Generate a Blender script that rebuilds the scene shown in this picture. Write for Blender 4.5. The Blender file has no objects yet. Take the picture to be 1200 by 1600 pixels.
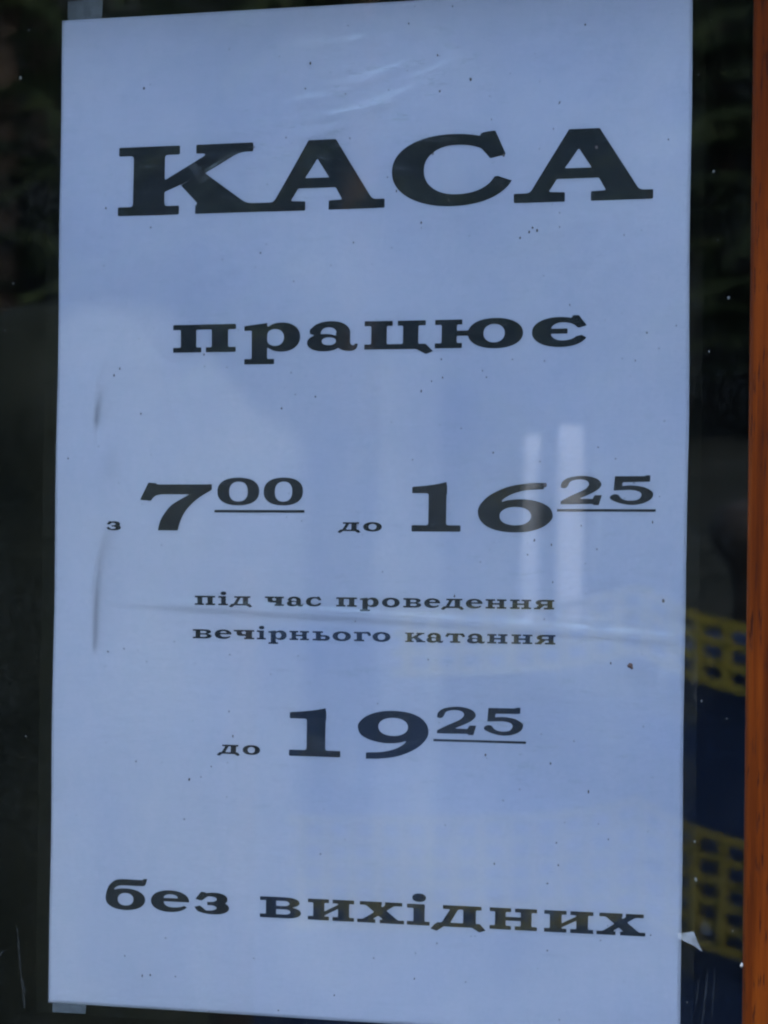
import bpy, math, random
import numpy as np
from mathutils import Matrix, Vector

# ------------------------------------------------------------------ camera, sky, sun, exposure
scene = bpy.context.scene
COL = scene.collection
Z0 = 1.5                                   # height of the middle of the notice above the ground

cam_data = bpy.data.cameras.new('camera')
cam = bpy.data.objects.new('camera', cam_data)
COL.objects.link(cam)
right = Vector((0.87733, 0.47972, 0.01282)).normalized()
back = Vector((0.47988, -0.87713, -0.01898)).normalized()
up = back.cross(right).normalized()
right = up.cross(back).normalized()
cam.matrix_world = Matrix((
    (right.x, up.x, back.x, 0.6560),
    (right.y, up.y, back.y, -1.1838),
    (right.z, up.z, back.z, Z0 - 0.0258),
    (0, 0, 0, 1)))
cam_data.sensor_fit = 'VERTICAL'
cam_data.sensor_height = 24.0
cam_data.lens = 108.8
cam_data.clip_start = 0.01
cam_data.clip_end = 2000.0
cam_data.dof.use_dof = True
cam_data.dof.focus_distance = 1.352
cam_data.dof.aperture_fstop = 32.0
scene.camera = cam

SUN_EL = math.radians(48)
world = bpy.data.worlds.new('World')
scene.world = world
world.use_nodes = True
wn = world.node_tree
sky = wn.nodes.new('ShaderNodeTexSky')
sky.sky_type = 'NISHITA'
sky.sun_disc = False
sky.sun_elevation = SUN_EL
sky.dust_density = 3.0
sky.sun_rotation = math.radians(75)        # the sun stands beside and a little behind the building
wn.links.new(sky.outputs[0], wn.nodes['Background'].inputs[0])
wn.nodes['Background'].inputs[1].default_value = 0.15

sun_data = bpy.data.lights.new('sun', 'SUN')
sun_data.energy = 0.5
sun_data.angle = math.radians(10)
sun_data.color = (1.0, 0.93, 0.83)
sun = bpy.data.objects.new('sun', sun_data)
COL.objects.link(sun)
sa = math.radians(75)
to_sun = Vector((math.sin(sa) * math.cos(SUN_EL), math.cos(sa) * math.cos(SUN_EL), math.sin(SUN_EL)))
sun.rotation_euler = to_sun.to_track_quat('Z', 'Y').to_euler()
sun.location = (0, 3, 8)

scene.view_settings.view_transform = 'Standard'
scene.view_settings.look = 'None'
scene.view_settings.exposure = 3.48
scene.view_settings.gamma = 1.0
scene.view_settings.use_curve_mapping = False
scene.cycles.transparent_max_bounces = 16
scene.cycles.max_bounces = 5
scene.cycles.diffuse_bounces = 2
scene.cycles.glossy_bounces = 3
scene.cycles.filter_width = 2.1
scene.cycles.use_denoising = True
scene.cycles.use_adaptive_sampling = True
scene.cycles.adaptive_threshold = 0.02
scene.cycles.sample_clamp_indirect = 4.0

random.seed(7)
rng = np.random.default_rng(11)

# ------------------------------------------------------------------ helpers
def tag(o, label=None, cat=None, group=None, kind=None):
    if label: o['label'] = label
    if cat: o['category'] = cat
    if group: o['group'] = group
    if kind: o['kind'] = kind
    return o

def empty(name, loc=(0, 0, 0)):
    o = bpy.data.objects.new(name, None)
    o.empty_display_size = 0.05
    o.location = loc
    COL.objects.link(o)
    return o

def mesh_obj(name, verts, faces, mat, parent=None, smooth=False, loc=None):
    me = bpy.data.meshes.new(name)
    me.from_pydata([tuple(map(float, v)) for v in verts], [], faces)
    me.materials.append(mat)
    if smooth:
        me.polygons.foreach_set('use_smooth', [True] * len(me.polygons))
    me.update()
    o = bpy.data.objects.new(name, me)
    COL.objects.link(o)
    if parent is not None:
        o.parent = parent
    if loc is not None:
        o.location = loc
    return o

def box_data(x0, x1, y0, y1, z0, z1):
    v = [(x0, y0, z0), (x1, y0, z0), (x1, y1, z0), (x0, y1, z0), (x0, y0, z1), (x1, y0, z1), (x1, y1, z1), (x0, y1, z1)]
    f = [(0, 3, 2, 1), (4, 5, 6, 7), (0, 1, 5, 4), (1, 2, 6, 5), (2, 3, 7, 6), (3, 0, 4, 7)]
    return v, f

def box(name, x0, x1, y0, y1, z0, z1, mat, parent=None, bevel=0.0):
    v, f = box_data(x0, x1, y0, y1, z0, z1)
    o = mesh_obj(name, v, f, mat, parent)
    if bevel:
        b = o.modifiers.new('bevel', 'BEVEL')
        b.width = bevel
        b.segments = 3
        b.limit_method = 'ANGLE'
        for p in o.data.polygons: p.use_smooth = True
        b.harden_normals = True
    return o

def lathe(rings, n=12):
    """rings: (radius, z) list -> verts, faces round the z axis, capped"""
    v, f = [], []
    for r, z in rings:
        for i in range(n):
            a = 2 * math.pi * i / n
            v.append((r * math.cos(a), r * math.sin(a), z))
    for k in range(len(rings) - 1):
        for i in range(n):
            j = (i + 1) % n
            f.append((k * n + i, k * n + j, (k + 1) * n + j, (k + 1) * n + i))
    f.append(tuple(reversed(range(n))))
    f.append(tuple(range((len(rings) - 1) * n, len(rings) * n)))
    return v, f

# ------------------------------------------------------------------ materials
class NT:
    def __init__(self, name):
        self.m = bpy.data.materials.new(name)
        self.m.use_nodes = True
        self.t = self.m.node_tree
        self.t.nodes.clear()
        self.out = self.t.nodes.new('ShaderNodeOutputMaterial')
    def n(self, kind, ins=None, **props):
        nd = self.t.nodes.new(kind)
        for k, v in props.items(): setattr(nd, k, v)
        for k, v in (ins or {}).items():
            s = nd.inputs[k]
            if hasattr(v, 'is_linked') or isinstance(v, bpy.types.NodeSocket): self.t.links.new(v, s)
            else: s.default_value = v
        return nd
    def link(self, a, b): self.t.links.new(a, b)
    def surf(self, s): self.t.links.new(s, self.out.inputs['Surface'])
    def coord(self, scale=(1, 1, 1), which='Object'):
        c = self.n('ShaderNodeTexCoord')
        mp = self.n('ShaderNodeMapping', {'Vector': c.outputs[which], 'Scale': scale})
        return mp.outputs[0]
    def noise(self, vec, scale, detail=4, rough=0.55):
        return self.n('ShaderNodeTexNoise', {'Vector': vec, 'Scale': scale, 'Detail': detail, 'Roughness': rough}).outputs['Fac']
    def ramp(self, fac, stops):
        r = self.n('ShaderNodeValToRGB', {'Fac': fac})
        cr = r.color_ramp
        while len(cr.elements) < len(stops): cr.elements.new(0.5)
        for e, (p, c) in zip(cr.elements, stops):
            e.position = p
            e.color = (c, c, c, 1) if isinstance(c, (int, float)) else (*c, 1)
        return r.outputs['Color']
    def math(self, op, a, b=0.0):
        nd = self.n('ShaderNodeMath', operation=op)
        for i, v in enumerate((a, b)):
            if isinstance(v, (int, float)): nd.inputs[i].default_value = v
            else: self.link(v, nd.inputs[i])
        return nd.outputs[0]
    def mix(self, fac, a, b, mode='MIX'):
        nd = self.n('ShaderNodeMix', data_type='RGBA', blend_type=mode)
        for s, v in ((nd.inputs[0], fac), (nd.inputs[6], a), (nd.inputs[7], b)):
            if isinstance(v, (int, float)): s.default_value = v
            elif isinstance(v, tuple): s.default_value = (*v, 1)
            else: self.link(v, s)
        return nd.outputs[2]

def simple(name, c0, c1, scale, rough=0.6, bump=0.0, stretch=(1, 1, 1), spec=0.3):
    t = NT(name)
    vec = t.coord(stretch)
    fac = t.noise(vec, scale, 6, 0.6)
    colr = t.ramp(fac, [(0.3, c0), (0.7, c1)])
    b = t.n('ShaderNodeBsdfPrincipled', {'Base Color': colr, 'Roughness': rough, 'Specular IOR Level': spec})
    if bump:
        bp = t.n('ShaderNodeBump', {'Height': fac, 'Strength': bump, 'Distance': 0.01})
        t.link(bp.outputs[0], b.inputs['Normal'])
    t.surf(b.outputs[0])
    return t.m

def make_glass():
    """clear window glass: Fresnel reflection over plain transmission, with a thin uneven film of dirt"""
    t = NT('window_glass')
    vec = t.coord()
    fr = t.n('ShaderNodeFresnel', {'IOR': 1.5})
    tr = t.n('ShaderNodeBsdfTransparent', {'Color': (0.965, 0.985, 0.98, 1)})
    gl = t.n('ShaderNodeBsdfGlossy', {'Roughness': 0.0})
    m1 = t.n('ShaderNodeMixShader', {0: fr.outputs[0], 1: tr.outputs[0], 2: gl.outputs[0]})
    big = t.ramp(t.noise(t.coord((1, 1, 0.6)), 38.0, 3, 0.65), [(0.42, 0.0), (0.75, 1.0)])
    fine = t.ramp(t.noise(vec, 420.0, 1, 0.7), [(0.45, 0.15), (0.8, 1.0)])
    dirt = t.math('MULTIPLY', t.math('MULTIPLY', big, fine), 0.016)
    dirt = t.math('ADD', dirt, 0.0005)
    df = t.n('ShaderNodeBsdfDiffuse', {'Color': (0.55, 0.54, 0.5, 1)})
    m2 = t.n('ShaderNodeMixShader', {0: dirt, 1: m1.outputs[0], 2: df.outputs[0]})
    t.surf(m2.outputs[0])
    return t.m

def make_film():
    """laminating film: clear, slightly rippled, scuffs and streaky glints painted as pale haze"""
    t = NT('laminating_film')
    fr = t.n('ShaderNodeFresnel', {'IOR': 1.45})
    tr = t.n('ShaderNodeBsdfTransparent', {'Color': (0.985, 0.985, 0.985, 1)})
    gl = t.n('ShaderNodeBsdfGlossy', {'Roughness': 0.04})
    m1 = t.n('ShaderNodeMixShader', {0: fr.outputs[0], 1: tr.outputs[0], 2: gl.outputs[0]})
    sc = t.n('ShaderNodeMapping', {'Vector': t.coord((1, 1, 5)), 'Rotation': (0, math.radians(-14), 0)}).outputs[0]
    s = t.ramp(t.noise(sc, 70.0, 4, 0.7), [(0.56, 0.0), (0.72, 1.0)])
    msk = t.n('ShaderNodeAttribute', attribute_name='scuff_glint').outputs['Fac']
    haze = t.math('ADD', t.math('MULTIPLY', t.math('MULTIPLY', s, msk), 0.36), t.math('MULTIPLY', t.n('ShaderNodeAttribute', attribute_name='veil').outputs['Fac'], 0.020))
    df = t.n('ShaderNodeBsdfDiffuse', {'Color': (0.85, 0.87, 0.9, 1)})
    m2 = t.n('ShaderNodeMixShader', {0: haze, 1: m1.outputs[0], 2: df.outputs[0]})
    t.surf(m2.outputs[0])
    return t.m

def make_paper():
    t = NT('printer_paper')
    vec = t.coord()
    a = t.noise(vec, 26.0, 3)
    b = t.noise(vec, 900.0, 3, 0.7)
    big = t.noise(t.coord((1, 1, 0.45)), 16.0, 3, 0.6)
    base = t.mix(t.ramp(a, [(0.35, 0.0), (0.65, 1.0)]), (0.815, 0.735, 0.79), (0.85, 0.755, 0.78))
    base = t.mix(t.ramp(big, [(0.38, 0.0), (0.62, 1.0)]), base, t.mix(1.0, base, (0.92, 0.935, 0.965), 'MULTIPLY'))
    base = t.mix(t.math('MULTIPLY', t.ramp(b, [(0.38, 0.0), (0.68, 1.0)]), 0.16), base, (0.52, 0.52, 0.62))
    b2 = t.noise(t.coord((1, 1, 0.6)), 210.0, 3, 0.7)
    base = t.mix(t.math('MULTIPLY', t.ramp(b2, [(0.4, 0.0), (0.62, 1.0)]), 0.5), base, t.mix(1.0, base, (0.93, 0.97, 0.97), 'MULTIPLY'))
    lb = t.n('ShaderNodeAttribute', attribute_name='light_bands')
    base = t.mix(lb.outputs['Fac'], base, t.mix(1.0, base, (0.77, 0.815, 0.90), 'MULTIPLY'))  # light falling on the sheet, put into the paper colour
    g = t.n('ShaderNodeAttribute', attribute_name='dark_marks')
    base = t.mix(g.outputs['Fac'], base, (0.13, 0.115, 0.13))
    bp = t.n('ShaderNodeBump', {'Height': t.math('ADD', t.noise(t.coord((0.7, 1, 1.5)), 34.0, 5), t.math('MULTIPLY', b, 0.05)), 'Strength': 0.5, 'Distance': 0.0016})
    p = t.n('ShaderNodeBsdfPrincipled', {'Base Color': base, 'Roughness': 0.7, 'Specular IOR Level': 0.2, 'Normal': bp.outputs[0]})
    t.surf(p.outputs[0])
    return t.m

def make_wood():
    """orange-brown varnished wood, grain and short dark pores along z"""
    t = NT('varnished_wood')
    warp = t.noise(t.coord((6, 6, 1.2)), 4.0, 3)
    v = t.coord((1, 1, 0.045))
    g1 = t.noise(v, 260.0, 6, 0.6)
    g2 = t.noise(t.coord((1, 1, 0.10)), 1100.0, 3, 0.6)
    broad = t.noise(t.coord((1, 1, 0.12)), 42.0, 4)
    c = t.ramp(g1, [(0.36, (0.040, 0.0068, 0.0008)), (0.50, (0.082, 0.0145, 0.0012)), (0.64, (0.130, 0.0255, 0.0020))])
    c = t.mix(t.math('MULTIPLY', t.ramp(broad, [(0.35, 0.0), (0.7, 1.0)]), 0.55), c, (0.075, 0.0105, 0.0010))
    c = t.mix(t.math('MULTIPLY', warp, 0.25), c, (0.115, 0.021, 0.0018))
    pores = t.ramp(g2, [(0.30, 1.0), (0.42, 0.0)])
    c = t.mix(t.math('MULTIPLY', pores, 0.85), c, (0.018, 0.004, 0.0015))
    h = t.math('SUBTRACT', t.math('MULTIPLY', g1, 0.5), pores)
    bp = t.n('ShaderNodeBump', {'Height': h, 'Strength': 0.35, 'Distance': 0.0004})
    p = t.n('ShaderNodeBsdfPrincipled', {'Base Color': c, 'Roughness': 0.5, 'Specular IOR Level': 0.04, 'Normal': bp.outputs[0]})
    t.surf(p.outputs[0])
    return t.m

def make_ink():
    t = NT('printer_toner')
    n = t.noise(t.coord(), 500.0, 3, 0.7)
    m = t.noise(t.coord(), 40.0, 3)
    c = t.ramp(t.math('ADD', t.math('MULTIPLY', n, 0.5), t.math('MULTIPLY', m, 0.5)), [(0.35, (0.006, 0.008, 0.012)), (0.7, (0.014, 0.017, 0.024))])
    p = t.n('ShaderNodeBsdfPrincipled', {'Base Color': c, 'Roughness': 0.6, 'Specular IOR Level': 0.06})
    t.surf(p.outputs[0])
    return t.m

def make_tape(name, col, alpha0, alpha1):
    t = NT(name)
    n = t.noise(t.coord((1, 1, 1)), 240.0, 5, 0.7)
    fac = t.ramp(n, [(0.3, alpha0), (0.7, alpha1)])
    tr = t.n('ShaderNodeBsdfTransparent')
    p = t.n('ShaderNodeBsdfPrincipled', {'Base Color': (*col, 1), 'Roughness': 0.7, 'Specular IOR Level': 0.1})
    m = t.n('ShaderNodeMixShader', {0: fac, 1: tr.outputs[0], 2: p.outputs[0]})
    t.surf(m.outputs[0])
    return t.m

M_GLASS = make_glass()
M_FILM = make_film()
M_PAPER = make_paper()
M_WOOD = make_wood()
M_INK = make_ink()
M_TAPE = make_tape('cloudy_tape', (0.62, 0.62, 0.66), 0.10, 0.30)
M_SCRAP = make_tape('torn_white_tape', (0.5, 0.5, 0.5), 0.10, 0.34)
M_SMEAR = make_tape('dried_glue', (0.26, 0.27, 0.27), 0.0, 0.045)
M_SPECK = simple('dark_dirt', (0.05, 0.042, 0.04), (0.10, 0.085, 0.08), 300, 0.8)
M_DUST = simple('pale_dust', (0.08, 0.078, 0.07), (0.13, 0.125, 0.115), 300, 0.9)
M_MUD = simple('brown_mud', (0.035, 0.018, 0.014), (0.07, 0.035, 0.025), 500, 0.6)
M_CHIP = simple('white_paint', (0.22, 0.22, 0.21), (0.32, 0.32, 0.30), 300, 0.6)
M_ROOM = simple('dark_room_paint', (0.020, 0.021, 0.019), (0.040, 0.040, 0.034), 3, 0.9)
M_PLANK = simple('weathered_board', (0.16, 0.13, 0.10), (0.26, 0.22, 0.17), 14, 0.8, 0.3, (8, 8, 0.6))
M_ROOF = simple('grey_roofing', (0.09, 0.09, 0.095), (0.14, 0.14, 0.145), 10, 0.85, 0.3)
M_GROUND = simple('worn_turf_ground', (0.011, 0.014, 0.013), (0.025, 0.028, 0.027), 0.8, 0.95, 0.4, spec=0.0)
M_YELLOW = simple('yellow_webbing', (0.15, 0.13, 0.020), (0.22, 0.19, 0.032), 20, 0.6)
M_OLIVE = simple('dull_yellow_webbing', (0.10, 0.088, 0.02), (0.18, 0.155, 0.035), 12, 0.7)  # darker, duller yellow for the lower net
M_BLUE = simple('blue_tarpaulin', (0.008, 0.022, 0.065), (0.018, 0.040, 0.11), 7, 0.55, 0.4)
M_WHITE = simple('white_post_paint', (0.24, 0.25, 0.26), (0.31, 0.31, 0.31), 8, 0.6)
M_CANVAS = simple('olive_canvas', (0.009, 0.012, 0.010), (0.022, 0.026, 0.021), 5, 0.9, 0.5, spec=0.03)
M_NEEDLE = simple('spruce_needles', (0.012, 0.020, 0.010), (0.028, 0.038, 0.018), 2.0, 0.9, spec=0.03)
M_BARK = simple('spruce_bark', (0.06, 0.045, 0.035), (0.11, 0.085, 0.065), 9, 0.9, 0.5, (3, 3, 0.6))
M_STAIN = simple('dark_stained_timber', (0.012, 0.010, 0.009), (0.025, 0.02, 0.017), 20, 0.8, 0.3, (4, 4, 0.6))

# ------------------------------------------------------------------ ground
def terrain(x, y):
    d = np.hypot(x * 0.55, y)
    s = np.clip((d - 11.0) / 36.0, 0, None)
    h = 3.35 * np.clip(s, 0, 1.0) ** 1.1 + np.clip(s - 1.0, 0, 1.0) * 17.0
    h = np.where(y > 0, 0.0, h)
    return h + (0.10 * np.sin(x * 0.41 + 1.3) + 0.08 * np.sin(y * 0.53)) * np.clip((d - 8) / 8.0, 0, 1) * np.where(y > 0, 0, 1)

ax = np.concatenate([-np.geomspace(600, 31, 14), np.linspace(-30, 30, 61), np.geomspace(31, 600, 14)])
ay = np.concatenate([-np.geomspace(600, 61, 14), np.linspace(-60, 4, 129), np.geomspace(5, 600, 10)])
gx, gy = np.meshgrid(ax, ay)
gz = terrain(gx, gy)
gv = np.c_[gx.ravel(), gy.ravel(), gz.ravel()]
nx_, ny_ = len(ax), len(ay)
gf = [(j * nx_ + i, j * nx_ + i + 1, (j + 1) * nx_ + i + 1, (j + 1) * nx_ + i) for j in range(ny_ - 1) for i in range(nx_ - 1)]
ground = mesh_obj('ground', gv, gf, M_GROUND, smooth=True)
tag(ground, 'worn dark turf ground rising to a slope away from the window', kind='structure')

# ------------------------------------------------------------------ the building with the window opening
WX0, WX1, WZ0, WZ1 = -0.52, 0.205, Z0 - 0.50, Z0 + 0.24       # outer size of the window
kiosk = empty('kiosk', (0, 0, 0))
tag(kiosk, 'dim board-clad ticket kiosk seen dark through the window', 'kiosk')
FX0, FX1, FH, DEP = -1.9, 1.7, 2.55, 2.2
box('front_wall', FX0, WX0 - 0.001, 0.002, 0.09, 0.0, FH, M_PLANK, kiosk)
box('front_wall', WX1 + 0.001, FX1, 0.002, 0.09, 0.0, FH, M_PLANK, kiosk)
box('front_wall', WX0 - 0.001, WX1 + 0.001, 0.002, 0.09, 0.0, WZ0 - 0.001, M_PLANK, kiosk)
box('front_wall', WX0 - 0.001, WX1 + 0.001, 0.002, 0.09, WZ1 + 0.001, FH, M_PLANK, kiosk)
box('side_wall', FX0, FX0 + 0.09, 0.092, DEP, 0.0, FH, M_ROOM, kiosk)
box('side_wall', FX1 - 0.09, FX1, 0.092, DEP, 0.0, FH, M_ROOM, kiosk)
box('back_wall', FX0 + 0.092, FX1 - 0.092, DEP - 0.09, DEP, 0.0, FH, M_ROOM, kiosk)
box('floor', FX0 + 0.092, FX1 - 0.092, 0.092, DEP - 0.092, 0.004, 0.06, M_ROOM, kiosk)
box('roof', FX0 - 0.15, FX1 + 0.15, -0.12, DEP + 0.15, FH + 0.002, FH + 0.12, M_ROOF, kiosk)

# ------------------------------------------------------------------ the window
window = empty('window', (0, 0.02, WZ0))
tag(window, 'orange-brown varnished wooden window with dusty glass holding the notice', 'window')
def wbox(name, x0, x1, y0, y1, z0, z1, mat, bevel=0.0):
    return box(name, x0, x1, y0 - 0.02, y1 - 0.02, z0 - WZ0, z1 - WZ0, mat, window, bevel)
FR = -0.016                                                    # front face of the frame
wbox('stile', 0.1303, WX1, FR, 0.06, WZ0, WZ1, M_WOOD, 0.0022)
wbox('stile', WX0, WX0 + 0.075, FR, 0.06, WZ0, WZ1, M_WOOD, 0.0022)
wbox('rail', WX0 + 0.0745, 0.1308, FR + 0.001, 0.058, WZ0, WZ0 + 0.085, M_WOOD, 0.0022)
wbox('rail', WX0 + 0.0745, 0.1308, FR + 0.001, 0.058, WZ1 - 0.075, WZ1, M_WOOD, 0.0022)
wbox('glass_pane', WX0 + 0.068, 0.1365, -0.0058, -0.0018, WZ0 + 0.079, WZ1 - 0.069, M_GLASS)

hood_v = [(WX0 - 0.03, FR + 0.0005, 0.0), (WX1 + 0.03, FR + 0.0005, 0.0), (WX1 + 0.03, -0.082, 0.0), (WX0 - 0.03, -0.082, 0.0), (WX0 - 0.03, FR + 0.0005, 0.030), (WX1 + 0.03, FR + 0.0005, 0.030), (WX1 + 0.03, -0.082, 0.016), (WX0 - 0.03, -0.082, 0.016)]  # unseen hood, added and sized to darken the top of the notice
mesh_obj('shade_hood', [(x, y - 0.02, z + Z0 + 0.19 - WZ0) for x, y, z in hood_v], [(0, 1, 2, 3), (4, 7, 6, 5), (0, 4, 5, 1), (1, 5, 6, 2), (2, 6, 7, 3), (3, 7, 4, 0)], M_WOOD, window)

# ------------------------------------------------------------------ lettering: glyph outlines
K_BR = 5.0
def pt_sdf(poly, X, Y):
    """signed distance, positive inside"""
    P = np.asarray(poly, float)
    Q = np.roll(P, -1, axis=0)
    d2 = np.full(X.shape, 1e18)
    ins = np.zeros(X.shape, bool)
    for (x0, y0), (x1, y1) in zip(P, Q):
        ex, ey = x1 - x0, y1 - y0
        L = ex * ex + ey * ey
        if L < 1e-12: continue
        t = np.clip(((X - x0) * ex + (Y - y0) * ey) / L, 0, 1)
        d2 = np.minimum(d2, (X - x0 - t * ex) ** 2 + (Y - y0 - t * ey) ** 2)
        c = (y0 > Y) != (y1 > Y)
        if y1 != y0:
            ins ^= c & (X < (x1 - x0) * (Y - y0) / (y1 - y0) + x0)
    d = np.sqrt(d2)
    return np.where(ins, d, -d)

def R(x0, y0, x1, y1): return [(x0, y0), (x1, y0), (x1, y1), (x0, y1)]
def E(cx, cy, rl, ry, rr=None, n=2.15, N=64):
    rr = rl if rr is None else rr
    out = []
    for i in range(N):
        a = 2 * math.pi * i / N
        c, s = math.cos(a), math.sin(a)
        x = math.copysign(abs(c) ** (2 / n), c)
        y = math.copysign(abs(s) ** (2 / n), s)
        out.append((cx + x * (rr if x > 0 else rl), cy + y * ry))
    return out
def S(pts, N=6):
    """closed smooth curve; a third value on a point makes it a corner"""
    n = len(pts)
    out = []
    cor = [len(p) > 2 for p in pts]
    P = [np.array(p[:2], float) for p in pts]
    for i in range(n):
        p1, p2 = P[i], P[(i + 1) % n]
        m1 = (p2 - p1) if cor[i] else (p2 - P[i - 1]) * 0.5
        m2 = (p2 - p1) if cor[(i + 1) % n] else (P[(i + 2) % n] - p1) * 0.5
        for k in range(N):
            t = k / N
            h = (2 * t**3 - 3 * t**2 + 1) * p1 + (t**3 - 2 * t**2 + t) * m1 + (-2 * t**3 + 3 * t**2) * p2 + (t**3 - t**2) * m2
            out.append(tuple(h))
    return out
def mirror_x(pts, w): return [(w - p[0],) + tuple(p[1:]) for p in pts]

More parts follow.
